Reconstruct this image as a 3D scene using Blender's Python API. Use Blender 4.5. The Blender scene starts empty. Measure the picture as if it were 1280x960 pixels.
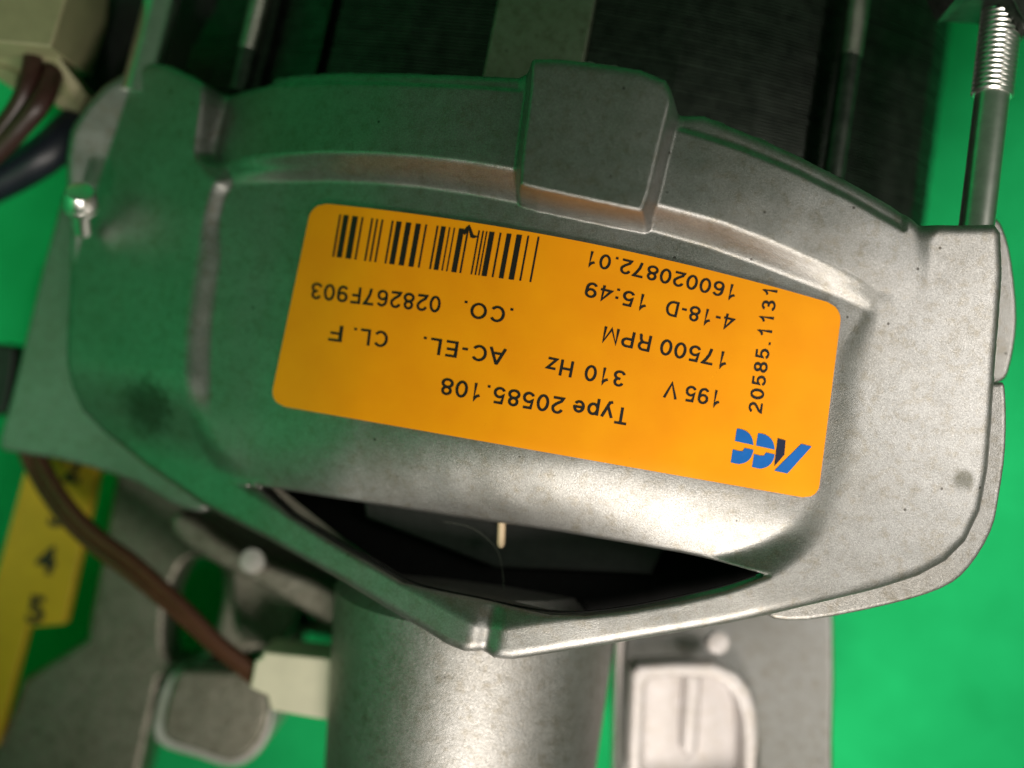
import bpy, bmesh, math, random
import numpy as np
from mathutils import Vector, Matrix
random.seed(4); np.random.seed(4)
scene = bpy.context.scene
COL = scene.collection

# ---------------------------------------------------------------- camera, world, lamps, exposure
# 1 unit is about 1.2 cm.  The camera looks straight down, 14 units above the label.
CAM_H = 14.0
FPX = 1400.0                                  # focal length in pixels of the 1280 px wide photograph
cam_d = bpy.data.cameras.new('camera'); cam = bpy.data.objects.new('camera', cam_d); COL.objects.link(cam)
cam.location = (0, 0, CAM_H)
cam_d.sensor_width = 72.0; cam_d.lens = 72.0 * FPX / 1280.0
cam_d.clip_start = 0.1; cam_d.clip_end = 300
cam_d.dof.use_dof = True; cam_d.dof.focus_distance = 13.9; cam_d.dof.aperture_fstop = 0.13
scene.camera = cam

world = bpy.data.worlds.new('World'); scene.world = world; world.use_nodes = True
wb = world.node_tree.nodes['Background']
wb.inputs['Color'].default_value = (0.52, 1.0, 0.54, 1); wb.inputs['Strength'].default_value = 0.056

def area(name, loc, target, size, power, col, spread=180):
    l = bpy.data.lights.new(name, 'AREA'); l.energy = power; l.color = col; l.size = size
    l.spread = math.radians(spread)
    o = bpy.data.objects.new(name, l); COL.objects.link(o); o.location = loc
    o.rotation_euler = (Vector(target) - Vector(loc)).to_track_quat('-Z', 'Y').to_euler()
    return o
def spot(name, loc, target, cone, blend, radius, power, col):
    l = bpy.data.lights.new(name, 'SPOT'); l.energy = power; l.color = col; l.shadow_soft_size = radius
    l.spot_size = math.radians(cone); l.spot_blend = blend
    o = bpy.data.objects.new(name, l); COL.objects.link(o); o.location = loc
    o.rotation_euler = (Vector(target) - Vector(loc)).to_track_quat('-Z', 'Y').to_euler()
spot('desk_lamp', (14.5, 0.3, 12.5), (6.6, -1.4, -1), 54, 1.0, 3.6, 5600, (1.0, 0.92, 0.85))
area('bench_lamp', (1.0, -14.0, 11.0), (4.5, -2.5, -3), 6.2, 800, (1.0, 0.91, 0.82), 95)
area('backdrop_fill', (-7.5, -7.0, 10.5), (-14.0, 1.5, 4.0), 2.0, 470, (1.0, 0.92, 0.85), 95)  # added light on the hung cloth, so the left arm reflects green

scene.view_settings.view_transform = 'Standard'; scene.view_settings.look = 'None'
scene.view_settings.exposure = 0.56; scene.view_settings.gamma = 1
scene.view_settings.use_curve_mapping = False
scene.render.engine = 'CYCLES'
scene.render.resolution_x = 1024; scene.render.resolution_y = 768

# ---------------------------------------------------------------- materials
def new_mat(name):
    m = bpy.data.materials.new(name); m.use_nodes = True
    nt = m.node_tree; b = nt.nodes['Principled BSDF']
    return m, nt, b
def N(nt, t, **kw):
    n = nt.nodes.new(t)
    for k, v in kw.items(): setattr(n, k, v)
    return n
def ramp(nt, fac, stops):
    r = N(nt, 'ShaderNodeValToRGB'); e = r.color_ramp.elements
    while len(e) < len(stops): e.new(0.5)
    for el, (p, c) in zip(e, stops):
        el.position = p; el.color = (*c, 1) if len(c) == 3 else c
    nt.links.new(fac, r.inputs[0]); return r
def noise(nt, scale, detail=4, rough=0.55, vec=None):
    n = N(nt, 'ShaderNodeTexNoise'); n.inputs['Scale'].default_value = scale
    n.inputs['Detail'].default_value = detail; n.inputs['Roughness'].default_value = rough
    if vec is not None: nt.links.new(vec, n.inputs['Vector'])
    return n
def coords(nt): return N(nt, 'ShaderNodeTexCoord').outputs['Object']

def cast_metal(name, col=(0.35, 0.348, 0.34), rough=0.45, bump=0.22, dirt=0.12, grain=55.0, metallic=1.0, big=0.0):
    m, nt, b = new_mat(name); c = coords(nt); L = nt.links.new
    n1 = noise(nt, 1.1, 6, 0.6, c); n2 = noise(nt, 7.0, 6, 0.65, c); n3 = noise(nt, grain, 3, 0.6, c)
    n4 = noise(nt, grain * 2.6, 2, 0.5, c)
    dark = tuple(x * (1 - dirt) * f for x, f in zip(col, (0.95, 0.9, 0.8)))
    r1 = ramp(nt, n2.outputs['Fac'], [(0.28, dark), (0.50, col), (0.8, tuple(min(1, x * 1.1) for x in col))])
    r2 = ramp(nt, n1.outputs['Fac'], [(0.3, (0.86, 0.84, 0.80)), (0.6, (1, 1, 1))])
    mx = N(nt, 'ShaderNodeMixRGB', blend_type='MULTIPLY'); mx.inputs[0].default_value = 0.8
    L(r1.outputs[0], mx.inputs[1]); L(r2.outputs[0], mx.inputs[2])
    # pits and specks of dirt
    vo = N(nt, 'ShaderNodeTexVoronoi'); vo.inputs['Scale'].default_value = 2.6; L(c, vo.inputs['Vector'])
    sp = ramp(nt, vo.outputs['Distance'], [(0.035, (0.12, 0.10, 0.08)), (0.06, (1, 1, 1))])
    mx2 = N(nt, 'ShaderNodeMixRGB', blend_type='MULTIPLY'); mx2.inputs[0].default_value = 0.75
    L(mx.outputs[0], mx2.inputs[1]); L(sp.outputs[0], mx2.inputs[2])
    sk = ramp(nt, noise(nt, 52, 3, 0.75, c).outputs['Fac'], [(0.34, (0.72, 0.72, 0.72)), (0.52, (1, 1, 1)), (0.70, (1.35, 1.35, 1.35))])  # light and dark speckle painted in for the sparkle of the metal
    mx3 = N(nt, 'ShaderNodeMixRGB', blend_type='MULTIPLY'); mx3.inputs[0].default_value = 0.75
    L(mx2.outputs[0], mx3.inputs[1]); L(sk.outputs[0], mx3.inputs[2]); L(mx3.outputs[0], b.inputs['Base Color'])
    b.inputs['Metallic'].default_value = metallic
    rr = N(nt, 'ShaderNodeMapRange'); L(n3.outputs['Fac'], rr.inputs[0])
    rr.inputs[1].default_value = 0.3; rr.inputs[2].default_value = 0.7
    rr.inputs[3].default_value = rough - 0.06; rr.inputs[4].default_value = rough + 0.08; L(rr.outputs[0], b.inputs['Roughness'])
    ad = N(nt, 'ShaderNodeMath', operation='ADD'); L(n3.outputs['Fac'], ad.inputs[0]); L(n4.outputs['Fac'], ad.inputs[1])
    src = ad.outputs[0]
    if big:
        nb = noise(nt, 3.0, 5, 0.6, c); mu = N(nt, 'ShaderNodeMath', operation='MULTIPLY_ADD')
        L(nb.outputs['Fac'], mu.inputs[0]); mu.inputs[1].default_value = big; L(ad.outputs[0], mu.inputs[2]); src = mu.outputs[0]
    bp = N(nt, 'ShaderNodeBump'); bp.inputs['Strength'].default_value = bump; bp.inputs['Distance'].default_value = 0.014
    L(src, bp.inputs['Height']); L(bp.outputs[0], b.inputs['Normal'])
    return m

STAIN = []
def add_stain(m, x, y, r):
    nt = m.node_tree; L = nt.links.new; b = nt.nodes['Principled BSDF']; src = b.inputs['Base Color'].links[0].from_socket
    c = coords(nt); sep = N(nt, 'ShaderNodeSeparateXYZ'); L(c, sep.inputs[0]); cb = N(nt, 'ShaderNodeCombineXYZ'); L(sep.outputs[0], cb.inputs[0]); L(sep.outputs[1], cb.inputs[1])
    d = N(nt, 'ShaderNodeVectorMath', operation='DISTANCE'); L(cb.outputs[0], d.inputs[0]); d.inputs[1].default_value = (x, y, 0)
    n = noise(nt, 7, 6, 0.7, c); ma = N(nt, 'ShaderNodeMath', operation='MULTIPLY_ADD'); L(n.outputs['Fac'], ma.inputs[0]); ma.inputs[1].default_value = r * 1.3; L(d.outputs['Value'], ma.inputs[2])
    rp = ramp(nt, ma.outputs[0], [(0.0, (0.42, 0.42, 0.38)), (min(0.95, r * 1.25), (0.5, 0.5, 0.46)), (min(0.99, r * 1.9), (1, 1, 1))])
    mx = N(nt, 'ShaderNodeMixRGB', blend_type='MULTIPLY'); mx.inputs[0].default_value = 1; L(src, mx.inputs[1]); L(rp.outputs[0], mx.inputs[2]); L(mx.outputs[0], b.inputs['Base Color'])
def simple(name, col, rough=0.5, metallic=0.0, var=0.15, scale=9.0, bump=0.0, spec=0.5, transl=0.0):
    m, nt, b = new_mat(name); c = coords(nt); L = nt.links.new
    n = noise(nt, scale, 5, 0.6, c)
    r = ramp(nt, n.outputs['Fac'], [(0.3, tuple(x * (1 - var) for x in col)), (0.7, tuple(min(1, x * (1 + var * 0.6)) for x in col))])
    L(r.outputs[0], b.inputs['Base Color'])
    b.inputs['Roughness'].default_value = rough; b.inputs['Metallic'].default_value = metallic
    b.inputs['Specular IOR Level'].default_value = spec
    if bump:
        n2 = noise(nt, scale * 5, 3, 0.6, c); bp = N(nt, 'ShaderNodeBump'); bp.inputs['Strength'].default_value = bump
        bp.inputs['Distance'].default_value = 0.02; L(n2.outputs['Fac'], bp.inputs['Height']); L(bp.outputs[0], b.inputs['Normal'])
    return m

M_CAST = cast_metal('cast_aluminium')
M_NECK = cast_metal('cast_aluminium_pale', (0.35, 0.345, 0.335), 0.52, 0.3, 0.22, 30.0, big=2.0)
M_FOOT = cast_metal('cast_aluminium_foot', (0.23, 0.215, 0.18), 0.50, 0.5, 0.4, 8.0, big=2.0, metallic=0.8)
M_FOOTLIT = cast_metal('cast_aluminium_foot_lit', (0.52, 0.49, 0.485), 0.5, 0.15, 0.1, 10.0, metallic=0.25)  # paler copy of the foot casting: brightness of lit faces put into the colour
M_STEEL = simple('plated_steel', (0.86, 0.85, 0.82), 0.30, 1.0, 0.12, 6.0)
M_STRIP = cast_metal('strip_steel', (0.34, 0.335, 0.27), 0.5, 0.25, 0.3, 10.0, metallic=0.6)
M_BLACK = simple('black_interior', (0.005, 0.005, 0.005), 0.8, 0, 0.3, spec=0.1)
M_DARKP = simple('black_plastic', (0.018, 0.018, 0.018), 0.45, 0, 0.3)
M_CREAM = simple('cream_plastic', (0.70, 0.65, 0.50), 0.45, 0, 0.06, 3.0)
M_CREAM2 = simple('yellowed_plastic', (0.30, 0.275, 0.155), 0.5, 0, 0.12, 3.0)
M_BROWN = simple('brown_insulation', (0.085, 0.030, 0.016), 0.38, 0, 0.2, 4.0)
M_DKBROWN = simple('dark_brown_insulation', (0.045, 0.016, 0.013), 0.4, 0, 0.2, 4.0)
M_NAVY = simple('dark_blue_insulation', (0.010, 0.012, 0.022), 0.4, 0, 0.2, 4.0)
M_YELLOW = simple('yellow_lacquer', (0.52, 0.34, 0.010), 0.45, 0, 0.08, 3.0)
M_PRINT = simple('black_print', (0.012, 0.008, 0.006), 0.5, 0, 0.3, 20.0)
M_BLUE = simple('blue_print', (0.0, 0.13, 0.50), 0.45, 0, 0.08, 8.0)
M_INK = simple('navy_print', (0.008, 0.012, 0.045), 0.45, 0, 0.1, 8.0)
M_BRASS = simple('pale_pin', (0.58, 0.44, 0.28), 0.5, 0.0, 0.1)

def mat_label():
    m, nt, b = new_mat('orange_label'); c = coords(nt); L = nt.links.new
    n = noise(nt, 1.2, 4, 0.5, c); n2 = noise(nt, 14, 4, 0.7, c)
    r = ramp(nt, n.outputs['Fac'], [(0.3, (0.93, 0.315, 0.002)), (0.7, (1.0, 0.372, 0.002))])
    s = ramp(nt, n2.outputs['Fac'], [(0.22, (0.72, 0.62, 0.5)), (0.32, (1, 1, 1))])
    mx = N(nt, 'ShaderNodeMixRGB', blend_type='MULTIPLY'); mx.inputs[0].default_value = 0.5
    L(r.outputs[0], mx.inputs[1]); L(s.outputs[0], mx.inputs[2]); L(mx.outputs[0], b.inputs['Base Color'])
    b.inputs['Roughness'].default_value = 0.42; b.inputs['Specular IOR Level'].default_value = 0.3
    return m
M_LABEL = mat_label()

def mat_lamination():
    m, nt, b = new_mat('lamination_steel'); c = coords(nt); L = nt.links.new
    n = noise(nt, 4, 5, 0.7, c)
    r = ramp(nt, n.outputs['Fac'], [(0.3, (0.06, 0.066, 0.06)), (0.7, (0.15, 0.16, 0.145))])
    L(r.outputs[0], b.inputs['Base Color'])
    b.inputs['Metallic'].default_value = 0.9; b.inputs['Roughness'].default_value = 0.38
    return m
M_LAM = mat_lamination()

def mat_cloth():
    m, nt, b = new_mat('green_cloth'); c = coords(nt); L = nt.links.new
    n = noise(nt, 0.9, 6, 0.7, c); n2 = noise(nt, 40, 3, 0.6, c)
    r = ramp(nt, n.outputs['Fac'], [(0.3, (0.010, 0.52, 0.150)), (0.7, (0.016, 0.65, 0.200))])
    L(r.outputs[0], b.inputs['Base Color']); b.inputs['Roughness'].default_value = 0.85
    b.inputs['Specular IOR Level'].default_value = 0.2
    w1 = N(nt, 'ShaderNodeTexWave'); w1.inputs['Scale'].default_value = 9; L(c, w1.inputs['Vector'])
    w2 = N(nt, 'ShaderNodeTexWave', bands_direction='Y'); w2.inputs['Scale'].default_value = 9; L(c, w2.inputs['Vector'])
    ad = N(nt, 'ShaderNodeMath', operation='ADD'); L(w1.outputs['Fac'], ad.inputs[0]); L(w2.outputs['Fac'], ad.inputs[1])
    a2 = N(nt, 'ShaderNodeMath', operation='ADD'); L(ad.outputs[0], a2.inputs[0]); L(n2.outputs['Fac'], a2.inputs[1])
    bp = N(nt, 'ShaderNodeBump'); bp.inputs['Strength'].default_value = 0.4; bp.inputs['Distance'].default_value = 0.02
    L(a2.outputs[0], bp.inputs['Height']); L(bp.outputs[0], b.inputs['Normal'])
    return m
M_CLOTH = mat_cloth()

# ---------------------------------------------------------------- measuring helpers
def at(px, py, z):
    """point of the place, at height z, that the photograph shows at pixel (px, py)"""
    k = (CAM_H - z) / FPX
    return Vector(((px - 640) * k, (480 - py) * k, z))
W = Vector((-0.12, 0.0, 1)).normalized()                 # the motor lies with its top face tilted a little
_a = Vector((0.165, 0.986, 0)); Vv = (_a - W * _a.dot(W)).normalized(); Uu = Vv.cross(W).normalized()
MOTOR = Matrix(((Uu.x, Vv.x, W.x, 0), (Uu.y, Vv.y, W.y, 0), (Uu.z, Vv.z, W.z, 0), (0, 0, 0, 1)))
nU, nV, nW = (np.array(x) for x in (Uu, Vv, W))
def loc(px, py, h):
    """arrays: pixel -> (u, v) on the motor's own plane of height h"""
    px = np.asarray(px, float); py = np.asarray(py, float); h = np.asarray(h, float)
    d = np.stack([(px - 640) / FPX, (480 - py) / FPX, -np.ones_like(px)], -1)
    C = np.array([0, 0, CAM_H]); t = (h - nW @ C) / (d @ nW)
    X = C + d * t[..., None]
    return X @ nU, X @ nV
def loc_on(px, py, hf, it=6):
    px = np.asarray(px, float); py = np.asarray(py, float); h = np.zeros_like(px)
    for _ in range(it):
        u, v = loc(px, py, h); h = hf(u, v)
    return u, v, h
def ML(px, py, h):
    u, v = loc(px, py, h); return Vector((float(u), float(v), float(h)))

# ---------------------------------------------------------------- object helpers
def tag(o, label=None, cat=None, group=None, kind=None):
    if label: o['label'] = label
    if cat: o['category'] = cat
    if group: o['group'] = group
    if kind: o['kind'] = kind
    return o
def empty(name, loc=(0, 0, 0), mat=None):
    o = bpy.data.objects.new(name, None); COL.objects.link(o)
    if mat is not None: o.matrix_world = mat
    else: o.location = loc
    o.empty_display_size = 0.2
    return o
def link(name, me, mat, parent=None, smooth=False, origin=None):
    me.name = name
    if mat: me.materials.clear(); me.materials.append(mat)
    if origin is not None:
        me.transform(Matrix.Translation(-Vector(origin)))
    o = bpy.data.objects.new(name, me); COL.objects.link(o)
    if parent: o.parent = parent
    if origin is not None: o.location = origin
    if smooth: me.polygons.foreach_set('use_smooth', [True] * len(me.polygons))
    return o
def pydata(name, v, f, mat, parent=None, smooth=False, origin=None):
    me = bpy.data.meshes.new(name)
    me.from_pydata([tuple(map(float, x)) for x in v], [], [tuple(map(int, x)) for x in f]); me.update()
    return link(name, me, mat, parent, smooth, origin)
def from_bm(name, bm, mat, parent=None, smooth=False, angle=None):
    bmesh.ops.recalc_face_normals(bm, faces=bm.faces)
    me = bpy.data.meshes.new(name); bm.to_mesh(me); bm.free()
    o = link(name, me, mat, parent, smooth)
    if angle is not None:
        me.polygons.foreach_set('use_smooth', [True] * len(me.polygons)); me.set_sharp_from_angle(angle=angle)
    return o
def curve_mesh(cu):
    o = bpy.data.objects.new('tmp', cu); COL.objects.link(o)
    dg = bpy.context.evaluated_depsgraph_get(); dg.update()
    me = bpy.data.meshes.new_from_object(o.evaluated_get(dg))
    bpy.data.objects.remove(o); bpy.data.curves.remove(cu)
    return me
def smooth_loop(pts, n=6):
    """closed Catmull-Rom"""
    pts = [np.array(p, float) for p in pts]; out = []; L = len(pts)
    for i in range(L):
        p0, p1, p2, p3 = pts[i - 1], pts[i], pts[(i + 1) % L], pts[(i + 2) % L]
        for k in range(n):
            t = k / n
            out.append(0.5 * ((2 * p1) + (-p0 + p2) * t + (2 * p0 - 5 * p1 + 4 * p2 - p3) * t * t + (-p0 + 3 * p1 - 3 * p2 + p3) * t ** 3))
    return out
def smooth_line(pts, n=8):
    pts = [np.array(p, float) for p in pts]; P = [2 * pts[0] - pts[1]] + pts + [2 * pts[-1] - pts[-2]]; out = []
    for i in range(1, len(P) - 2):
        p0, p1, p2, p3 = P[i - 1:i + 3]
        for k in range(n):
            t = k / n
            out.append(0.5 * ((2 * p1) + (-p0 + p2) * t + (2 * p0 - 5 * p1 + 4 * p2 - p3) * t * t + (-p0 + 3 * p1 - 3 * p2 + p3) * t ** 3))
    out.append(pts[-1]); return out
def plate(name, loops, thick, bevel, mat, parent=None, z=0.0, res=3):
    """flat piece: 2D outline with holes, given thickness and rounded edges; top face at z"""
    cu = bpy.data.curves.new(name, 'CURVE'); cu.dimensions = '2D'; cu.fill_mode = 'BOTH'
    cu.extrude = thick / 2 - bevel; cu.bevel_depth = bevel; cu.bevel_resolution = res; cu.offset = -bevel
    for lp in loops:
        s = cu.splines.new('POLY'); s.points.add(len(lp) - 1)
        for p, q in zip(s.points, lp): p.co = (q[0], q[1], 0, 1)
        s.use_cyclic_u = True
    me = curve_mesh(cu); me.transform(Matrix.Translation((0, 0, z - thick / 2)))
    me.polygons.foreach_set('use_smooth', [True] * len(me.polygons)); me.set_sharp_from_angle(angle=math.radians(35))
    return link(name, me, mat, parent)
def tube(name, pts, r, mat, parent=None, sm=8, res=5):
    pts = smooth_line(pts, sm)
    cu = bpy.data.curves.new(name, 'CURVE'); cu.dimensions = '3D'; cu.bevel_depth = r; cu.bevel_resolution = res; cu.use_fill_caps = True
    s = cu.splines.new('POLY'); s.points.add(len(pts) - 1)
    for p, q in zip(s.points, pts): p.co = (*q, 1)
    return link(name, curve_mesh(cu), mat, parent, True)
def lathe(name, prof, origin, axis, mat, parent=None, seg=48, angle=40, wob=0.0):
    """prof: (distance along axis, radius)"""
    axis = Vector(axis).normalized(); q = Vector((0, 0, 1)).rotation_difference(axis)
    v, f = [], []
    for i, (t, r) in enumerate(prof):
        for k in range(seg):
            a = 2 * math.pi * k / seg
            v.append(Vector(origin) + q @ Vector((r * math.cos(a), r * math.sin(a), t)))
    for i in range(len(prof) - 1):
        for k in range(seg):
            k2 = (k + 1) % seg
            f.append((i * seg + k, i * seg + k2, (i + 1) * seg + k2, (i + 1) * seg + k))
    f.append(tuple(reversed(range(seg)))); f.append(tuple((len(prof) - 1) * seg + k for k in range(seg)))
    o = pydata(name, v, f, mat, parent, True)
    o.data.set_sharp_from_angle(angle=math.radians(angle)); return o

def sstep(a, b, x):
    t = np.clip((x - a) / (b - a), 0, 1); return t * t * (3 - 2 * t)
def sdf(poly, U, V):
    """signed distance to closed polygon, negative inside"""
    P = np.asarray(poly, float); Q = np.roll(P, -1, 0)
    d2 = np.full(U.shape, 1e9); inside = np.zeros(U.shape, bool)
    for (x0, y0), (x1, y1) in zip(P, Q):
        ex, ey = x1 - x0, y1 - y0; wx, wy = U - x0, V - y0
        t = np.clip((wx * ex + wy * ey) / (ex * ex + ey * ey + 1e-12), 0, 1)
        d2 = np.minimum(d2, (wx - ex * t) ** 2 + (wy - ey * t) ** 2)
        c = (y0 > V) != (y1 > V)
        if abs(ey) > 1e-12: inside ^= c & (U < ex * (V - y0) / ey + x0)
    return np.where(inside, -1, 1) * np.sqrt(d2)

# ================================================================ THE SETTING: green cloth
ZC = -6.6
def cloth():
    xs = np.concatenate([np.linspace(-13.9, -11, 30), np.linspace(-10.8, 12, 150), np.linspace(12.4, 34, 24)])
    ys = np.concatenate([np.linspace(-30, -9, 24), np.linspace(-8.8, 9, 130), np.linspace(9.1, 13.0, 40)])
    X, Y = np.meshgrid(xs, ys)
    Z = ZC - 0.1 + 0.13 * np.sin(X * 0.9 + Y * 0.35 + 1.3 * np.sin(Y * 0.3)) + 0.10 * np.sin(Y * 1.1 - X * 0.5 + np.sin(X * 0.7))
    # out of view the sheet is raised at left and back, added for green reflections
    Z = Z + 0.85 * np.clip(-X - 9.7, 0, None) ** 2
    Z = Z + 0.70 * np.clip(Y - 9.6, 0, None) ** 2
    n, m = X.shape; v = np.stack([X, Y, Z], -1).reshape(-1, 3)
    i = np.arange(n * m).reshape(n, m)
    f = np.stack([i[:-1, :-1], i[:-1, 1:], i[1:, 1:], i[1:, :-1]], -1).reshape(-1, 4)
    o = pydata('green_cloth', v, f, M_CLOTH, None, True)
    tag(o, kind='structure')
cloth()

# ================================================================ THE MOTOR
motor = empty('electric_motor', mat=MOTOR)
tag(motor, 'electric motor with grey cast aluminium end shield and orange rating label', 'motor')

# ---- heights of the casting over its own plane
def arm_h(u, v):
    t = -u + 0.1; s = -u - 3.2; r = u - 3.6
    return -0.14 * 0.5 * (t + np.sqrt(t * t + 0.015)) - 0.09 * (s + np.sqrt(s * s + 0.1)) - 0.10 * (r + np.sqrt(r * r + 0.1)) - 0.19 * 2.8 * np.tanh(0.5 * (t + np.sqrt(t * t + 0.015)) / 2.8) * sstep(-0.6, -2.0, v)
UC = 0.15
def band_h(u, v):
    d = u - UC
    return 0.58 - np.where(d < 0, 0.070, 0.036) * d * d - 0.11 * (v - 2.2 + np.sqrt((v - 2.2) ** 2 + 0.7))
def pan_base(u, v):
    d = u - UC
    return -0.05 - 0.085 * (-d + np.sqrt(d * d + 0.5)) - 0.006 * np.clip(d, 0, None) ** 2 - 0.18 * sstep(-1.9, -3.7, u)
def poly(pts, hf, sm=0):
    a = np.array(pts, float)
    if sm: a = np.array(smooth_loop(a, sm))
    u, v, h = loc_on(a[:, 0], a[:, 1], hf); return np.stack([u, v], 1)
EDGE_PX = [(322, 607), (450, 628), (560, 645), (700, 665), (850, 691), (958, 714)]
def roll_amp(u):
    return 0.58 * (0.30 + 0.70 * np.exp(-((u - 0.1) / 2.5) ** 2 * 1.1))
_e = poly(EDGE_PX, lambda u, v: pan_base(u, v) - roll_amp(u))
def edge_v(u):
    r = np.interp(u, _e[:, 0], _e[:, 1])
    s0 = (_e[1, 1] - _e[0, 1]) / (_e[1, 0] - _e[0, 0]); s1 = (_e[-1, 1] - _e[-2, 1]) / (_e[-1, 0] - _e[-2, 0])
    r = np.where(u < _e[0, 0], _e[0, 1] + s0 * (u - _e[0, 0]), r)
    return np.where(u > _e[-1, 0], _e[-1, 1] + s1 * (u - _e[-1, 0]), r)
def pan_h(u, v):
    d = v - edge_v(u)
    roll = np.clip(1 - d / 1.15, 0, 1.03) ** 2
    return pan_base(u, v) - roll_amp(u) * roll

OUT_PX = [(186, 76), (210, 80), (238, 93), (262, 107), (285, 103), (320, 97), (360, 91), (420, 87), (520, 88), (600, 91), (650, 93),
          (668, 84), (700, 84), (740, 88), (800, 97), (832, 110), (842, 128), (848, 140), (880, 140), (905, 150), (950, 168), (1000, 191), (1060, 222),
          (1110, 250), (1142, 272), (1154, 279), (1200, 280), (1246, 279), (1254, 290), (1256, 340), (1252, 400), (1247, 460), (1243, 530),
          (1238, 590), (1228, 640), (1210, 678), (1185, 703), (1150, 722), (1100, 738), (1000, 762), (900, 784), (760, 808),
          (640, 827), (615, 826), (600, 818), (578, 817), (556, 808), (530, 791), (480, 762), (430, 731), (330, 675), (250, 633), (180, 585), (130, 545), (100, 515),
          (86, 485), (80, 455), (80, 425), (82, 380), (86, 330), (90, 290), (90, 240), (93, 200), (100, 168), (115, 138), (135, 110), (155, 92), (172, 80)]
PAN_PX = [(263, 90), (258, 130), (250, 190), (262, 212), (275, 226), (268, 240), (256, 290), (243, 360), (236, 430), (237, 490), (248, 540), (272, 580), (305, 607),
          (340, 628), (430, 684), (515, 732), (570, 762), (600, 776), (628, 779), (660, 774), (720, 765), (850, 744), (930, 726), (985, 703), (1025, 670),
          (1052, 628), (1066, 580), (1076, 500), (1086, 430), (1094, 395), (1104, 380), (1130, 374), (1146, 362), (1154, 335), (1156, 300), (1158, 255), (1000, 100), (700, 40), (300, 60)]
HOLE_PX = EDGE_PX + [(905, 731), (850, 744), (780, 756), (735, 761), (690, 761), (640, 753), (600, 744), (550, 732), (512, 722), (470, 697), (430, 675), (375, 641)]
L1 = [(240, 203), (275, 204), (340, 199), (400, 196), (460, 197), (520, 201), (580, 208), (640, 218), (700, 232), (820, 262), (900, 283), (960, 305), (1020, 330), (1070, 352), (1098, 368), (1150, 395)]
L2 = [(240, 226), (278, 224), (340, 217), (400, 214), (460, 215), (520, 219), (580, 227), (640, 238), (700, 250), (815, 275), (890, 297), (950, 319), (1010, 344), (1060, 366), (1090, 382), (1150, 410)]
TOPCAP = [(1300, 200), (1000, -40), (640, -60), (240, -40)]
BLK_PX = [(662, 40), (659, 110), (650, 180), (645, 234), (665, 240), (720, 252), (775, 264), (806, 270), (816, 240), (830, 180), (843, 128), (852, 40)]
LEFT_PX = [(182, 60), (172, 95), (150, 160), (125, 235), (104, 305), (92, 350), (82, 400), (72, 440), (-100, 440), (-100, 20), (182, 20)]
RIDGE_PX = [(262, 112), (420, 103), (520, 105), (650, 112), (650, 20), (262, 20)]
RIDGE2_PX = [(850, 160), (930, 185), (1000, 215), (1060, 245), (1130, 285), (1150, 200), (850, 60)]
band_mid = lambda u, v: 0.5 * (band_h(u, v) + pan_base(u, v))
blk_h = lambda u, v: 0.80 - 0.03 * (u - UC) ** 2 - 0.10 * np.clip(v - 2.2, 0, None)
def out_hf(u, v):
    return np.where((v > 1.6) & (u > -4.15) & (u < 4.6), band_h(u, v), arm_h(u, v))
def ragged(px):
    out = []; r = np.random.RandomState(8)
    for a, b in zip(px, px[1:] + px[:1]):
        n = max(1, int(math.dist(a, b) / 7)); amp = 1.3 if (a[1] < 275 and 255 < a[0] < 1150) else 0.35
        for k in range(n):
            t = k / n; out.append((a[0] + (b[0] - a[0]) * t + r.randn() * amp * 0.4, a[1] + (b[1] - a[1]) * t + r.randn() * amp * 0.7))
    return out
G_OUT = poly(OUT_PX, out_hf); G_EDGE = poly(ragged(OUT_PX), out_hf); G_PAN = poly(PAN_PX, lambda u, v: arm_h(u, v) - 0.05, 3)
G_HOLE = poly(HOLE_PX, lambda u, v: arm_h(u, v) - 0.45)
_ne = len(EDGE_PX); G_HOLE[:_ne] = _e
G_BAND = poly(L1 + TOPCAP, band_h); G_LEDGE = poly(L2 + TOPCAP, band_mid)
G_BLK = poly(BLK_PX, blk_h); G_LEFT = poly(LEFT_PX, lambda u, v: arm_h(u, v) - 0.1)
G_RDG = poly(RIDGE_PX, band_h); G_RDG2 = poly(RIDGE2_PX, band_h)

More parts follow.
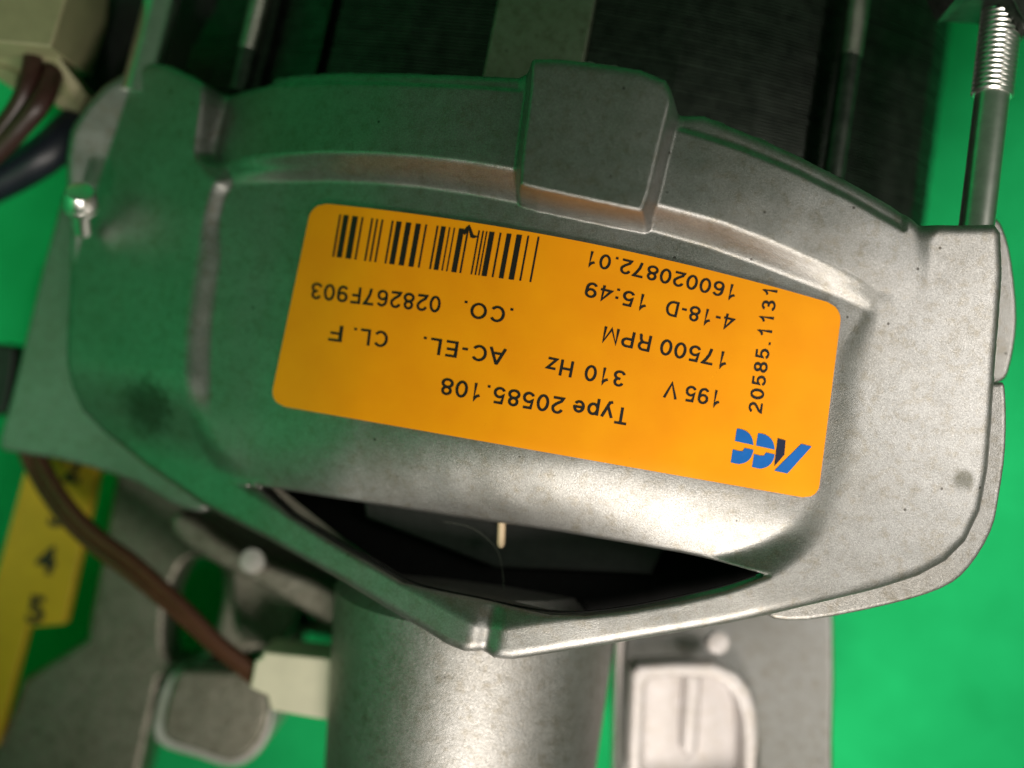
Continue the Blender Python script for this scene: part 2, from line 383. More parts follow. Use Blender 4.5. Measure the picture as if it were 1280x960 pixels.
def lump(U, V, s, seed):
    r = np.random.RandomState(seed); o = np.zeros_like(U)
    for _ in range(14):
        a = r.rand() * 6.28; k = s * (0.6 + r.rand()); o += np.sin(k * (U * math.cos(a) + V * math.sin(a)) + r.rand() * 6.28)
    return o / 14
def shield_h(U, V):
    a = arm_h(U, V); p = pan_h(U, V); b = band_h(U, V)
    below = V < edge_v(U) - 0.02
    p = np.where(below, a - 0.32, p)
    led = p + (np.maximum(b, p) - p) * 0.5
    sl = sdf(G_LEDGE, U, V); sb = sdf(G_BAND, U, V)
    ml = sstep(0.11, -0.09, sl); mb = sstep(0.11, -0.09, sb)
    p = p + (led - p) * ml
    p = p + (b - p) * mb
    p = p - 0.045 * sstep(0.05, -0.04, sdf(G_RDG, U, V)) - 0.07 * sstep(0.06, -0.05, sdf(G_RDG2, U, V))
    sp = sdf(G_PAN, U, V)
    wid = 0.34 - 0.16 * sstep(0.9, 1.6, V) + 0.04 * sstep(0, 3.0, U) * sstep(1.6, 0.9, V)
    m = sstep(0.09, -wid, sp)
    h = a + (p - a) * m
    mk = sstep(0.09, -0.07, sdf(G_BLK, U, V))
    h = h + (blk_h(U, V) - h) * mk
    dl = np.clip(-sdf(G_LEFT, U, V) + 0.03, 0, None)
    h = h + 0.60 * dl * dl / (dl + 0.02)
    h = h - 0.09 * np.exp(-((U - 0.20) / 0.13) ** 2) * sstep(-2.75, -2.95, V)
    so = sdf(G_OUT, U, V); r = 0.15
    t = np.clip(so + r, 0, r); h = h - (r - np.sqrt(np.maximum(r * r - t * t, 0))) * 0.9
    sh = sdf(G_HOLE, U, V); r = 0.05
    t = np.clip(-sh * -1 * -1 + r, 0, r); h = h - (r - np.sqrt(np.maximum(r * r - t * t, 0))) * 0.7
    h = h + 0.010 * lump(U, V, 3.5, 1) + 0.006 * lump(U, V, 11, 2) + 0.02 * lump(U, V, 5, 3) * mb
    return h, so, sh
def shield():
    st = 0.021
    us = np.arange(G_OUT[:, 0].min() - 0.06, G_OUT[:, 0].max() + 0.06, st); vs = np.arange(G_OUT[:, 1].min() - 0.06, G_OUT[:, 1].max() + 0.06, st)
    U, V = np.meshgrid(us, vs)
    so = sdf(G_EDGE, U, V); sh = sdf(G_HOLE, U, V)
    f = np.maximum(so, -sh)                       # negative = metal
    ins = f < -0.2 * st
    n, m = U.shape
    cell = ins[:-1, :-1] | ins[1:, :-1] | ins[:-1, 1:] | ins[1:, 1:]
    used = np.zeros_like(ins)
    used[:-1, :-1] |= cell; used[1:, :-1] |= cell; used[:-1, 1:] |= cell; used[1:, 1:] |= cell
    mv = used & ~ins
    for _ in range(3):
        e = 1e-3; uu, vv = U[mv], V[mv]
        F = lambda a, b: np.maximum(sdf(G_EDGE, a, b), -sdf(G_HOLE, a, b))
        f0 = F(uu, vv); gx = (F(uu + e, vv) - f0) / e; gy = (F(uu, vv + e) - f0) / e
        g = np.sqrt(gx * gx + gy * gy) + 1e-6
        U[mv] = uu - f0 * gx / g; V[mv] = vv - f0 * gy / g
    H, so, sh = shield_h(U, V)
    idx = np.full(U.shape, -1); idx[used] = np.arange(used.sum())
    verts = np.stack([U[used], V[used], H[used]], -1)
    q = np.stack([idx[:-1, :-1][cell], idx[:-1, 1:][cell], idx[1:, 1:][cell], idx[1:, :-1][cell]], -1)
    e = np.concatenate([q[:, [0, 1]], q[:, [1, 2]], q[:, [2, 3]], q[:, [3, 0]]])
    key = np.sort(e, 1); k = key[:, 0].astype(np.int64) * 10 ** 7 + key[:, 1]
    _, inv, cnt = np.unique(k, return_inverse=True, return_counts=True)
    be = e[cnt[inv] == 1]
    bv = np.unique(be); mp = {b: i for i, b in enumerate(bv)}
    nv = len(verts); top = verts[bv].copy(); bot = verts[bv].copy()
    hole = sdf(G_HOLE, bot[:, 0], bot[:, 1]) < 0.02
    bot[:, 2] -= np.where(hole, 0.30, 1.1)
    allv = np.concatenate([verts, top, bot]); nb = len(bv)
    sk = [(nv + mp[b], nv + mp[a], nv + nb + mp[a], nv + nb + mp[b]) for a, b in be]
    faces = np.concatenate([q, np.array(sk)])
    o = pydata('end_shield', allv, faces, M_CAST, motor, True)
    o['label'] = 'grey cast aluminium end shield with raised rim'
    return o
su, sv, _ = loc_on([184.0, 1205.0], [508.0, 600.0], arm_h)
add_stain(M_CAST, float(su[0]), float(sv[0]), 0.42); add_stain(M_CAST, float(su[1]), float(sv[1]), 0.13)
shield()
# dark joint between the rim and the inner lip
SEAM = [(328, 613), (375, 645), (420, 673), (470, 703), (515, 727), (560, 739), (600, 747), (645, 757), (690, 764), (735, 764), (790, 757), (850, 745), (905, 732), (945, 719)]
_s = np.array(smooth_line(SEAM, 5)); _u, _v, _h = loc_on(_s[:, 0], _s[:, 1], lambda u, v: shield_h(u, v)[0])
tube('joint_line', [(a, b, c + 0.004) for a, b, c in zip(_u, _v, _h)], 0.012, M_BLACK, motor, sm=1, res=2)

# ---- rating label on the pan
LBL_Q = [(390, 253), (1053, 383), (1022, 625), (337, 505)]        # corners in the photograph: tl, tr, br, bl
def surf(px, py, off):
    px = np.atleast_1d(np.asarray(px, float)); py = np.atleast_1d(np.asarray(py, float))
    hs = lambda u, v: shield_h(u, v)[0]
    u, v, h = loc_on(px, py, lambda u, v: hs(u, v) + off, 4); return np.stack([u, v, h], -1)
def quad_pt(s, t):
    a, b, c, d = (np.array(q, float) for q in LBL_Q)
    top = a[None] + (b - a)[None] * s[:, None]; bot = d[None] + (c - d)[None] * s[:, None]
    p = top + (bot - top) * t[:, None]
    p[:, 1] -= (1 - t) * 17 * 4 * s * (1 - s)          # upper edge bows with the curved shell
    return p
label_o = None
def make_label():
    global label_o
    n, m = 64, 26; r = 0.028; asp = 248 / 676
    S, T = np.meshgrid(np.linspace(0, 1, n), np.linspace(0, 1, m))
    # round the corners: pull each row in
    rx = r; ry = r / asp
    dy = np.minimum(T, 1 - T); k = np.clip(1 - dy / ry, 0, 1); inset = rx * (1 - np.sqrt(np.maximum(1 - k * k, 0)))
    t1 = np.concatenate([np.linspace(0, ry, 7)[:-1], np.linspace(ry, 1 - ry, m - 12), np.linspace(1 - ry, 1, 7)[1:]])
    S, T = np.meshgrid(np.linspace(0, 1, n), t1); m = len(t1)
    dy = np.minimum(T, 1 - T); k = np.clip(1 - dy / ry, 0, 1); inset = rx * (1 - np.sqrt(np.maximum(1 - k * k, 0)))
    S = inset + S * (1 - 2 * inset)
    P = quad_pt(S.ravel(), T.ravel()); top = surf(P[:, 0], P[:, 1], 0.045)
    i = np.arange(n * m).reshape(m, n)
    f = np.stack([i[:-1, :-1], i[1:, :-1], i[1:, 1:], i[:-1, 1:]], -1).reshape(-1, 4).tolist()
    ring = list(i[0]) + list(i[1:, -1]) + list(i[-1, -2::-1]) + list(i[-2:0:-1, 0])
    bot = top[ring].copy(); bot[:, 2] -= 0.03; nb = len(ring); base = n * m
    for q in range(nb):
        a, b = ring[q], ring[(q + 1) % nb]; f.append((a, b, base + (q + 1) % nb, base + q))
    o = pydata('label', np.concatenate([top, bot]), f, M_LABEL, motor)
    o['label'] = 'orange rating label with barcode, printed upside down'
    o.data.polygons.foreach_set('use_smooth', [True] * len(o.data.polygons)); o.data.set_sharp_from_angle(angle=math.radians(40))
    label_o = o
make_label()
PRINT = 0.051
# a plain grotesque stroke alphabet: centre lines of the strokes, capitals 1 high
def _arc(cx, cy, rx, ry, a0, a1, n=14):
    return [(cx + rx * math.cos(math.radians(a)), cy + ry * math.sin(math.radians(a))) for a in np.linspace(a0, a1, n)]
def _glyphs():
    g = {}
    g['0'] = (.60, [_arc(.30, .5, .225, .435, 90, 450, 28)])
    g['1'] = (.60, [[(.12, .70), (.24, .76), (.34, .88), (.36, 1.0), (.36, 0)]])
    g['2'] = (.60, [_arc(.29, .68, .215, .255, 165, -25, 14) + [(.36, .42), (.14, .24), (.07, .065), (.54, .065)]])
    g['3'] = (.60, [_arc(.28, .715, .19, .22, 165, -75, 12) + [(.22, .52)], [(.22, .52)] + _arc(.28, .285, .225, .22, 75, -165, 14)])
    g['4'] = (.60, [[(.43, 0), (.43, .96), (.05, .29), (.57, .29)]])
    g['5'] = (.60, [[(.51, .935), (.15, .935), (.095, .47)] + _arc(.29, .33, .225, .265, 140, -155, 16)])
    g['6'] = (.60, [_arc(.32, .62, .225, .315, 35, 180, 12) + [(.085, .40)] , _arc(.30, .31, .215, .245, 180, 540, 24)])
    g['7'] = (.60, [[(.05, .935), (.53, .935), (.40, .70), (.28, .38), (.22, 0)]])
    g['8'] = (.60, [_arc(.30, .725, .185, .21, 90, 450, 22), _arc(.30, .285, .225, .22, 90, 450, 22)])
    g['9'] = (.60, [[(.6 - x, 1 - y) for x, y in l] for l in g['6'][1]])
    g['A'] = (.72, [[(.03, 0), (.34, .97), (.38, .97), (.69, 0)], [(.15, .34), (.57, .34)]])
    g['C'] = (.74, [_arc(.38, .5, .295, .435, 38, 322, 24)])
    g['D'] = (.74, [[(.11, .065), (.11, .935), (.34, .935)] + _arc(.34, .5, .29, .435, 85, -85, 14) + [(.34, .065), (.11, .065)]])
    g['E'] = (.66, [[(.58, .935), (.12, .935), (.12, .065), (.60, .065)], [(.12, .52), (.55, .52)]])
    g['F'] = (.62, [[(.57, .935), (.12, .935), (.12, 0)], [(.12, .50), (.51, .50)]])
    g['H'] = (.74, [[(.12, 0), (.12, 1)], [(.62, 0), (.62, 1)], [(.12, .53), (.62, .53)]])
    g['L'] = (.58, [[(.12, 1), (.12, .065), (.55, .065)]])
    g['M'] = (.86, [[(.12, 0), (.12, .95), (.43, .08), (.74, .95), (.74, 0)]])
    g['O'] = (.80, [_arc(.40, .5, .315, .435, 90, 450, 28)])
    g['P'] = (.68, [[(.12, 0), (.12, .935), (.40, .935)] + _arc(.40, .705, .19, .23, 85, -85, 10) + [(.40, .475), (.12, .475)]])
    g['R'] = (.72, [g['P'][1][0], [(.40, .475), (.50, .42), (.56, .28), (.58, .08), (.62, 0)]])
    g['T'] = (.64, [[(.03, .935), (.61, .935)], [(.32, .935), (.32, 0)]])
    g['V'] = (.68, [[(.03, 1), (.34, .04), (.65, 1)]])
    g['e'] = (.58, [[(.09, .385), (.49, .385)] + _arc(.29, .365, .21, .30, 5, 325, 20)])
    g['p'] = (.60, [[(.10, .72), (.10, -.27)], _arc(.31, .365, .21, .30, 180, 540, 22)])
    g['y'] = (.54, [[(.04, .72), (.27, .06)], [(.50, .72), (.26, 0), (.20, -.17), (.06, -.21)]])
    g['z'] = (.52, [[(.05, .66), (.46, .66), (.06, .06), (.48, .06)]])
    g['-'] = (.36, [[(.05, .37), (.31, .37)]])
    g['.'] = (.30, [[(.14, 0), (.14, .14)]])
    g[':'] = (.30, [[(.14, 0), (.14, .14)], [(.14, .54), (.14, .68)]])
    g[' '] = (.32, [])
    return g
GLYPH = _glyphs()
def ribbon(pts, hw):
    p = np.array(pts, float); n = len(p); v = []
    closed = np.linalg.norm(p[0] - p[-1]) < 1e-6
    for i in range(n):
        a = p[i] - p[i - 1] if i else (p[0] - p[-2] if closed else p[1] - p[0])
        b = p[i + 1] - p[i] if i < n - 1 else (p[1] - p[0] if closed else p[-1] - p[-2])
        a = a / np.linalg.norm(a); b = b / np.linalg.norm(b)
        na = np.array([-a[1], a[0]]); nb = np.array([-b[1], b[0]]); m = na + nb
        l = np.linalg.norm(m); m = m / l if l > 1e-6 else na
        k = min(1 / max(m @ na, 0.35), 1.9)
        v += [p[i] + m * hw * k, p[i] - m * hw * k]
    return v, [(2 * i, 2 * i + 1, 2 * i + 3, 2 * i + 2) for i in range(n - 1)]
def lettering(txt, S, E, cap, bold=0.06, parent=None, track=0.10):
    """text from baseline start S to baseline end E (pixels); capitals stand `cap` px high"""
    v, f, x = [], [], 0.0
    for ch in txt:
        w, st = GLYPH[ch]
        for l in st:
            a, b = ribbon(l, bold); f += [tuple(i + len(v) for i in q) for q in b]; v += [(p[0] + x, p[1]) for p in a]
        x += w + (track if ch != ' ' else 0)
    co = np.array(v); x0, x1 = co[:, 0].min(), co[:, 0].max()
    S = np.array(S, float); E = np.array(E, float); d = E - S; L = np.linalg.norm(d); d /= L
    upv = np.array([d[1], -d[0]])                           # left of the reading direction; image y runs down
    P = S + d * ((co[:, :1] - x0) / (x1 - x0) * L) + upv * (co[:, 1:2] * cap)
    return pydata('lettering', surf(P[:, 0], P[:, 1], PRINT), f, M_PRINT, label_o)
B = 0.070
lettering('Type 20585.108', (786, 511), (553, 472), 21, bold=B)
lettering('195 V', (902, 489), (832, 477), 20, bold=B)
lettering('310', (783, 465), (733, 455.5), 20, bold=B)
lettering('Hz', (718, 452.6), (683.6, 446), 20, bold=B)
lettering('AC-EL.', (634, 437), (530, 421), 20, bold=B)
lettering('CL.', (486, 415), (443, 410), 20, bold=B)
lettering('F', (429.5, 408), (412.6, 405.8), 20, bold=B)
lettering('17500 RPM', (911, 441), (756, 408), 20, bold=B)
lettering('.CO.', (642, 386), (581, 376), 20, bold=B)
lettering('028267F903', (552, 371), (390, 353), 20.5, bold=B)
lettering('4-18-D', (921, 395), (835, 375), 19, bold=B)
lettering('15:49', (811, 369.6), (734, 352), 19, bold=B)
lettering('160020872.01', (922, 357), (739, 314), 18.5, bold=B)
lettering('20585.1131', (952, 518), (972, 363), 17, bold=0.075, track=0.16)

def flat_print(name, polys, mat):
    v, f = [], []
    for pl in polys:
        p = np.array(pl, float); q = surf(p[:, 0], p[:, 1], PRINT)
        f.append(tuple(len(v) + i for i in range(len(q)))); v += list(q)
    return pydata(name, v, f, mat, label_o)
def z1(x, y): return (320 + x / 3.368, 240 + y / 3.368)
bars = [(355, 8), (380, 22), (418, 24), (449, 8), (490, 8), (511, 8), (533, 8), (576, 8), (603, 22), (643, 23), (684, 22), (717, 8), (765, 8), (790, 20),
        (816, 6), (836, 6), (866, 22), (893, 8), (940, 7), (957, 7), (972, 6), (994, 22), (1030, 8), (1066, 20), (1109, 23), (1147, 8), (1190, 8)]
for x, w in bars:
    def top(x): f = (x - 350) / 845; return z1(x, 95 + 95 * f + 6 * 4 * f * (f - 1) * -0.3)
    def bot(x): f = (x - 350) / 845; return z1(320 + 840 * f, 272 + 108 * f)
    flat_print('barcode_bar', [[top(x - w / 2), bot(x - w / 2), bot(x + w / 2), top(x + w / 2)]], M_PRINT)
def z3(x, y): return (890 + x / 3.313, 330 + y / 3.313)
def zp(l): return [z3(*p) for p in l]
slash = [(370, 745), (413, 756), (312, 868), (258, 856)]
navy = [(272, 722), (305, 731), (300, 790), (258, 838), (262, 800)]
def arc(p, q, bulge, n=8):
    p, q = np.array(p, float), np.array(q, float); d = q - p; nrm = np.array([d[1], -d[0]])
    return [tuple(p + d * t + nrm * bulge * 4 * t * (1 - t)) for t in np.linspace(0, 1, n)]
def cee(dx, dy):
    up = [(95 + dx, 733 + dy)] + arc((103 + dx, 682 + dy), (172 + dx, 750 + dy), 0.22)
    lo = [(86 + dx, 768 + dy), (78 + dx, 822 + dy)] + arc((110 + dx, 829 + dy), (172 + dx, 770 + dy), -0.2)[::1] + [(135 + dx, 762 + dy), (128 + dx, 775 + dy), (112 + dx, 775 + dy)]
    return [zp(up), zp(lo)]
flat_print('logo_mark', [zp(slash)] + cee(0, 0) + cee(88, 19), M_BLUE)
flat_print('logo_mark', [zp(navy)], M_INK)
sm = [(578, 291), (583, 284), (587, 281), (590, 288), (592, 294), (599, 296), (592, 298), (588, 297), (586, 288), (581, 294)]
flat_print('ink_smudge', [sm], M_PRINT)

# ---- neck (shaft housing) below the rim
def neck():
    a = ML(594, 748, -2.45); a.y = ML(600, 760, -0.4).y; b = ML(565, 1060, -2.5)
    prof = [(-0.1, 1.0), (-0.05, 1.75), (0.3, 2.08), (1.2, 2.05), (2.4, 2.0), (4.2, 1.95)]
    lathe('shaft_housing', prof, a, b - a, M_NECK, motor, 72)
neck()
# ---- inside, seen through the gap
u0, v0 = loc(640, 690, -2.2)
plate('brush_holder', [[(u0 - 2.0, v0 + 0.25), (u0 - 0.1, v0 - 0.1), (u0 + 2.0, v0 + 0.2), (u0 + 2.4, v0 + 1.6), (u0 - 2.4, v0 + 1.6)]], 0.4, 0.05, M_DARKP, motor, z=-1.25)
a = np.array(HOLE_PX, float); c = a.mean(0); a = c + (a - c) * np.array([1.06, 1.35]); uu, vv = loc(a[:, 0], a[:, 1], np.full(len(a), -1.5))
plate('dark_backing', [list(zip(uu, vv))], 0.1, 0.02, M_BLACK, motor, z=-1.5)  # added black backing that keeps the inside of the opening dark
lathe('terminal_pin', [(0, 0.03), (0.05, 0.055), (0.36, 0.055), (0.38, 0.03)], ML(626, 684, -0.95), (-0.1, 1, 0.2), M_BRASS, motor, 12)
tube('loose_thread', [ML(555, 652, -0.9), ML(590, 660, -0.9), ML(620, 685, -0.9), ML(628, 715, -0.85), ML(630, 738, -0.75)], 0.004, simple('pale_fibre', (0.07, 0.075, 0.06), 0.8), motor, res=2)
# ---- lower flange that shows beyond the rim
def flange(pts, h, thick, mat=M_CAST, bev=0.06, sm=3):
    a = np.array(smooth_loop(pts, sm)); u, v = loc(a[:, 0], a[:, 1], np.full(len(a), h))
    return plate('flange', [list(zip(u, v))], thick, bev, mat, motor, z=h)
flange([(96, 215), (62, 300), (34, 410), (12, 500), (-2, 556), (20, 566), (70, 574), (130, 590), (175, 606), (215, 630), (250, 640), (262, 622), (230, 560), (190, 470), (150, 300)], -2.3, 0.8)
flange([(1250, 478), (1258, 492), (1258, 560), (1250, 620), (1240, 664), (1212, 710), (1178, 736), (1110, 757), (1010, 776), (960, 770), (1000, 740), (1120, 690), (1190, 640), (1215, 500)], -0.62, 0.9, M_NECK)
flange([(1242, 272), (1256, 288), (1266, 330), (1272, 400), (1264, 455), (1254, 476), (1235, 470), (1215, 380), (1220, 300)], -1.5, 1.2)

# ---- screw in the side of the left arm
sc = ML(101, 252, -0.95)
ax = (ML(105, 300, -1.5) - sc)
lathe('clamp_screw', [(-0.20, 0.12), (-0.19, 0.18), (-0.12, 0.22), (0.03, 0.225), (0.05, 0.20), (0.07, 0.24), (0.11, 0.24), (0.12, 0.11), (0.60, 0.11), (0.63, 0.05)], sc, ax, M_STEEL, motor, 32)

# ---- laminated stator core
RECEDE = 0.19; V_REF = 2.6
def recede(o):
    me = o.data; n = len(me.vertices); co = np.zeros(n * 3); me.vertices.foreach_get('co', co); co = co.reshape(-1, 3)
    co[:, 2] -= RECEDE * (co[:, 1] - V_REF); me.vertices.foreach_set('co', co.ravel()); me.update(); return o
def stator():
    sec = [(205, -4.4), (208, -2.9), (228, -2.3), (262, -2.05), (292, -1.75), (300, -1.62), (325, -1.62), (333, -1.75), (360, -1.66), (392, -1.5), (394, -1.72), (404, -1.72), (406, -1.42),
           (500, -1.18), (600, -1.02), (668, -0.98), (735, -1.0), (850, -1.18), (960, -1.55), (1028, -1.9), (1032, -2.1), (1076, -2.3), (1080, -2.2),
           (1110, -2.4), (1150, -2.75), (1178, -3.05), (1194, -3.5), (1196, -4.6)]
    pts = [ML(p, 60, h) for p, h in sec]
    v_lo = float(loc(640, 300, -1.5)[1]); v_hi = float(loc(640, -330, -1.5)[1])
    st = 0.05; n = int((v_hi - v_lo) / st); v, f = [], []; k = len(pts); ctr = Vector((pts[13].x * 0.5 + pts[17].x * 0.5, 0, -5.0))
    rows = []
    for i in range(n):
        y = v_lo + i * st; jit = random.uniform(-0.003, 0.003)
        for (yy, s) in ((y, 0.986 + jit), (y + st * 0.2, 1.0 + jit), (y + st * 0.8, 1.0 + jit)):
            rows.append(len(v))
            for p in pts: q = ctr + (p - ctr) * s; v.append((q.x, yy, q.z))
    for a, b in zip(rows[:-1], rows[1:]):
        for j in range(k - 1): f.append((a + j, a + j + 1, b + j + 1, b + j))
    f.append(tuple(range(rows[0] + k - 1, rows[0] - 1, -1)))
    o = recede(pydata('stator_core', v, f, M_LAM, motor))
    o['kind'] = 'stuff'; o['label'] = 'dark laminated stator core'
stator()
def strip():
    a = [ML(598, 110, -0.93), ML(722, 110, -0.93), ML(737, -20, -0.93), ML(611, -20, -0.93)]
    u0 = a[0].x; u1 = a[1].x; v0 = a[0].y - 0.4; v1 = a[2].y + 2.5
    recede(plate('core_strip', [[(u0, v0), (u1, v0), (u1, v1), (u0, v1)]], 0.22, 0.03, M_STRIP, motor, z=-0.80))
strip()
# ---- through bolts
def bolt(px, py, h, r, thread_px, tr, label):
    a = ML(px, py, h); v_t = float(loc(px, thread_px, h)[1]) if thread_px is not None else None
    o = lathe('through_bolt', [(-0.6, r), ((v_t - a.y) if v_t else 5.0, r)], a, (0, 1, -RECEDE), M_STEEL, motor, 40)
    if v_t:
        prof = []; p = 0.072; t = v_t - a.y - 0.03
        for i in range(34):
            prof += [(t + i * p, tr * 0.90), (t + i * p + p * 0.35, tr), (t + i * p + p * 0.6, tr)]
        lathe('thread', prof, a, (0, 1, -RECEDE), M_STEEL, o, 40, 25)
    o['label'] = label
    return o
bolt(1222, 272, -0.95, 0.215, 103, 0.262, 'plated steel through bolt with threaded end beside the right arm')
bolt(184, 72, -1.7, 0.25, None, 0, 'plain plated steel through bolt above the left arm')
def stud(px, py, h, r, py_t):
    a = ML(px, py, h); t = float(loc(px, py_t, h)[1]) - a.y
    o = lathe('core_stud', [(-0.3, r), (t, r)], a, (0, 1, -RECEDE), M_LAM, motor, 24); p = 0.075; prof = []
    for i in range(24): prof += [(t + i * p, r * 1.0), (t + i * p + p * 0.35, r * 1.12), (t + i * p + p * 0.6, r * 1.12)]
    lathe('thread', prof, a, (0, 1, -RECEDE), M_DULL, o, 24, 25)
M_DULL = simple('dull_steel', (0.34, 0.34, 0.30), 0.4, 1.0, 0.2, 6.0)
stud(1044, 200, -2.02, 0.15, 58)
stud(303, 92, -1.78, 0.14, 60)
# far flange that the right bolt screws into, and plastic at the left of the core
def slab(name, pts, h, thick, mat, sm=3, bev=0.06):
    a = np.array(smooth_loop(pts, sm)) if sm else np.array(pts, float)
    u, v = loc(a[:, 0], a[:, 1], np.full(len(a), h)); return plate(name, [list(zip(u, v))], thick, bev, mat, motor, z=h)
slab('far_flange', [(1196, -14), (1210, -10), (1230, -8), (1262, -4), (1276, 20), (1300, 30), (1340, -60), (1190, -80)], -0.9, 1.2, M_LAM)
slab('coil_former', [(95, -30), (78, 60), (80, 95), (120, 125), (190, 130), (250, 120), (262, -30)], -2.6, 0.8, M_DARKP)
slab('side_clip', [(-30, 436), (12, 432), (18, 445), (10, 500), (4, 515), (-30, 515)], -2.6, 0.5, M_DARKP)

# ---- mounting foot below the drive end
def wpoly(pts, z, sm=0):
    a = smooth_loop(pts, sm) if sm else pts
    return [(at(x, y, z).x, at(x, y, z).y) for x, y in a]
foot = empty('mounting_bracket', at(640, 880, ZC)); finv = Matrix.Translation(-foot.location)
tag(foot, 'grey cast mounting bracket with cut out windows under the motor neck', 'bracket')
def fplate(name, loops, z, thick, mat, bev=0.08):
    o = plate(name, loops, thick, bev, mat, foot, z=z); o.data.transform(finv); return o
# right arm of the bracket with its window
zr = -3.0
outer = wpoly([(782, 770), (860, 700), (1046, 690), (1045, 780), (1042, 850), (1036, 920), (1030, 1060), (770, 1060), (775, 900)], zr)
win = wpoly([(792, 842), (800, 833), (840, 830), (890, 831), (915, 842), (932, 862), (940, 890), (942, 930), (940, 1020), (786, 1020), (788, 930)], zr)
ra = fplate('right_arm', [outer, win], zr, 1.0, M_CAST)
pv = at(910, 880, zr) - foot.location
ra.data.transform(Matrix.Translation(pv) @ Matrix.Rotation(math.radians(-5), 4, 'Y') @ Matrix.Rotation(math.radians(-17), 4, 'X') @ Matrix.Translation(-pv))
rim_in = wpoly([(806, 855), (812, 846), (845, 843), (885, 844), (905, 853), (919, 872), (926, 895), (928, 930), (926, 1008), (800, 1008), (802, 930)], -2.95)
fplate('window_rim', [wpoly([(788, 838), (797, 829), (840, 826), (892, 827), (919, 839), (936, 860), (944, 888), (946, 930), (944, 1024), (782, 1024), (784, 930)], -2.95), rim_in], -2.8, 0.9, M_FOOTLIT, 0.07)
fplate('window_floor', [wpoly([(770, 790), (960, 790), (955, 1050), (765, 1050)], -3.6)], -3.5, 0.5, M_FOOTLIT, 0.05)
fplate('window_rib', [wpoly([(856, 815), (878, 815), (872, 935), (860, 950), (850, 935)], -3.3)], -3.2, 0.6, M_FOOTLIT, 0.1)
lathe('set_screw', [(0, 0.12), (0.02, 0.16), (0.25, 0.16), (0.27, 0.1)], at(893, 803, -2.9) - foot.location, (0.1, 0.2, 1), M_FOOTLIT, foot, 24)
# left plate with a round hole
zl = -4.3
outer = wpoly([(150, 560), (128, 690), (112, 770), (108, 800), (60, 830), (28, 850), (14, 890), (-20, 960), (-40, 1080), (150, 1080), (168, 1000), (185, 920), (200, 850), (262, 830), (330, 810), (412, 780), (440, 700), (440, 600), (300, 540)], zl)
hole = wpoly([(236, 700), (272, 706), (278, 740), (268, 790), (245, 822), (212, 826), (205, 790), (212, 740)], zl, 5)
hole2 = wpoly([(385, 762), (410, 758), (425, 770), (425, 830), (372, 832), (376, 790)], zl, 4)
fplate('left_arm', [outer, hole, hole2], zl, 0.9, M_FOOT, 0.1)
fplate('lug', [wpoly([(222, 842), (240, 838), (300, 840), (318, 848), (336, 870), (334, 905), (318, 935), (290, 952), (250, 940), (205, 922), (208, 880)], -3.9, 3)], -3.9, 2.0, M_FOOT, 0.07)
fplate('lug_lit_edge', [wpoly([(212, 845), (235, 834), (300, 836), (322, 844), (343, 870), (341, 908), (324, 940), (292, 957), (248, 945), (196, 925), (198, 880)], -4.1, 3)], -4.02, 1.8, M_FOOTLIT, 0.06)  # added plate: its pale border stands for the lug's lit side walls
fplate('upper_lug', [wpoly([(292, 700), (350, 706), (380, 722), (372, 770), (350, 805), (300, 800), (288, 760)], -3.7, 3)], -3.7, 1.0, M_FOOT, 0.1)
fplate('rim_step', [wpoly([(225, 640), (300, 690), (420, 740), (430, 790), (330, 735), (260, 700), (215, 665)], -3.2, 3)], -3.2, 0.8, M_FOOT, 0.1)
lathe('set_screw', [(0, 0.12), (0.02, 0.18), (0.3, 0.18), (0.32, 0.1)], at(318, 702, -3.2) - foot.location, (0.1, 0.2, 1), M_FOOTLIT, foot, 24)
# feet of the bracket down to the cloth
for px, py in ((60, 1000), (240, 900), (1000, 960)):
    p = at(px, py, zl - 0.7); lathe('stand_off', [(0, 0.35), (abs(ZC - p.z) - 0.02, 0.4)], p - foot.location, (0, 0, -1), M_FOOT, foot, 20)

# ================================================================ OTHER THINGS
# brown lead with white plug
lead = empty('brown_lead', at(330, 840, -3.4)); linv = -lead.location
tag(lead, 'brown twin wire lead ending in a white plastic plug beside the neck', 'wire')
def ltube(pts, r, m): return tube('wire', [at(*p) + linv for p in pts], r, m, lead)
ltube([(45, 560, -3.6), (58, 590, -3.4), (85, 632, -3.2), (120, 668, -3.1), (170, 705, -3.0), (225, 755, -2.9), (275, 805, -2.85), (330, 845, -2.85)], 0.115, M_BROWN)
ltube([(28, 555, -3.7), (44, 592, -3.6), (75, 640, -3.4), (112, 678, -3.3), (165, 718, -3.1), (222, 765, -3.0), (270, 808, -3.0), (318, 848, -2.95)], 0.115, M_BROWN)
o = plate('plug_body', [wpoly([(330, 812), (424, 822), (416, 899), (340, 886), (336, 868), (314, 858), (320, 825), (330, 818)], -2.7)], 0.9, 0.05, M_CREAM, lead, z=-2.6); o.data.transform(Matrix.Translation(linv))
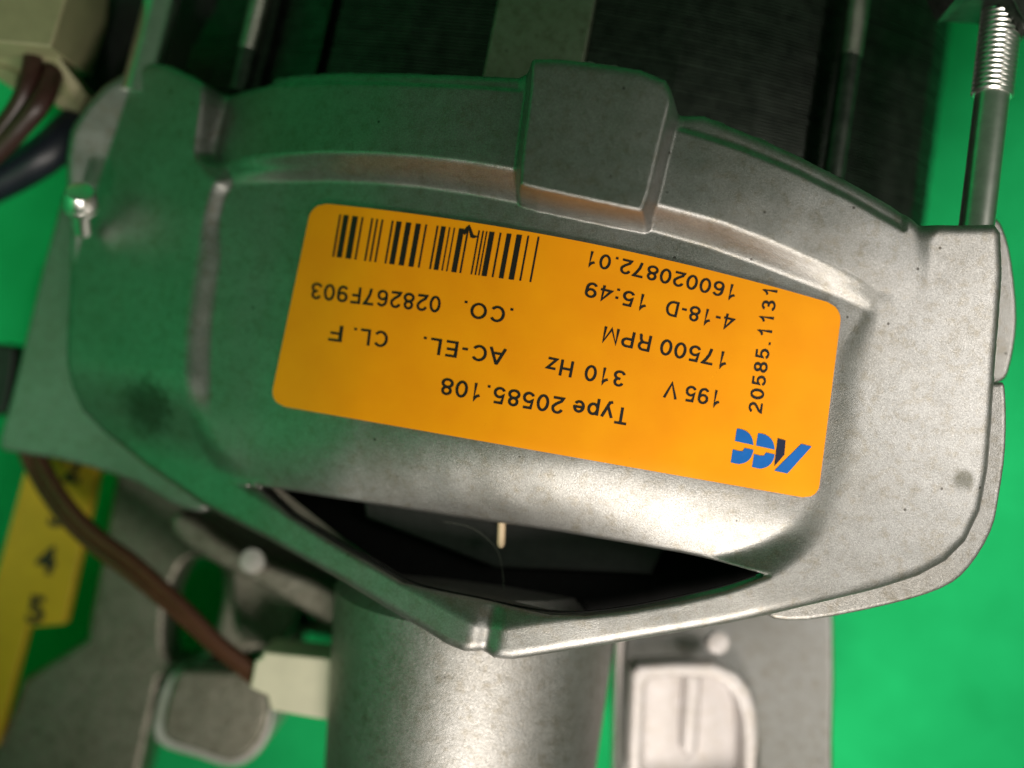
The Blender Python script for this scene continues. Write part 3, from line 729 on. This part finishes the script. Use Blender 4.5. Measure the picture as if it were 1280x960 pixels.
# connector block at the upper left
cb = empty('terminal_connector', at(40, 60, -3.2)); cinv = -cb.location
tag(cb, 'cream plastic connector block with dark wires at the upper left corner', 'connector')
o = plate('connector_body', [wpoly([(-60, -60), (92, -60), (90, -10), (68, 62), (-60, 50)], -1.7)], 1.5, 0.05, M_CREAM2, cb, z=-1.6); o.data.transform(Matrix.Translation(cinv))
bm = bmesh.new()
pr = [(-60, 52, -2.0), (68, 64, -2.0), (108, 118, -2.6), (98, 138, -2.7), (70, 132, -2.7), (60, 100, -2.5), (20, 92, -2.5), (18, 112, -2.7), (-60, 60, -2.6)]
tp = [bm.verts.new(at(*p) + cinv) for p in pr]; bt = [bm.verts.new(at(p[0], p[1], p[2]) + cinv - Vector((0, 0, 0.5))) for p in pr]
bm.faces.new(tp); bm.faces.new(bt[::-1])
for i in range(len(tp)): bm.faces.new((tp[i], bt[i], bt[(i + 1) % len(tp)], tp[(i + 1) % len(tp)]))
from_bm('connector_skirt', bm, M_CREAM2, cb)
def ctube(pts, r, m): return tube('wire', [at(*p) + cinv for p in pts], r, m, cb)
ctube([(44, 55, -2.3), (36, 100, -2.1), (18, 140, -2.2), (-20, 185, -2.4), (-70, 220, -2.6)], 0.14, M_DKBROWN)
ctube([(66, 90, -2.3), (52, 125, -2.1), (28, 155, -2.2), (-5, 190, -2.4), (-60, 235, -2.6)], 0.16, M_DKBROWN)
ctube([(120, 130, -3.4), (92, 160, -3.1), (60, 190, -3.0), (20, 215, -3.1), (-50, 250, -3.3)], 0.30, M_NAVY)

# folding rule
rule = empty('folding_rule', at(50, 720, -5.2)); rinv = -rule.location
tag(rule, 'yellow folding rule with black numbers and a notched end', 'ruler')
zt = -4.15
o = plate('rule_blade', [wpoly([(70, 420), (155, 440), (122, 592), (80, 780), (34, 784), (-6, 935), (-60, 930), (-10, 740), (35, 575)], zt)], 0.25, 0.02, M_YELLOW, rule, z=zt); o.data.transform(Matrix.Translation(rinv))
def rule_no(ch, px, py, size=0.60):
    cu = bpy.data.curves.new('t', 'FONT'); cu.body = ch; cu.size = size; cu.align_x = 'CENTER'; cu.align_y = 'CENTER'; cu.offset = 0.026
    me = curve_mesh(cu); p = at(px, py, zt + 0.004)
    me.transform(Matrix.Translation(p + rinv) @ Matrix.Rotation(math.radians(-8), 4, 'Z')); link('numeral', me, M_PRINT, rule)
for ch, x, y in (('2', 90, 588), ('3', 72, 643), ('4', 58, 702), ('5', 45, 764)): rule_no(ch, x, y)
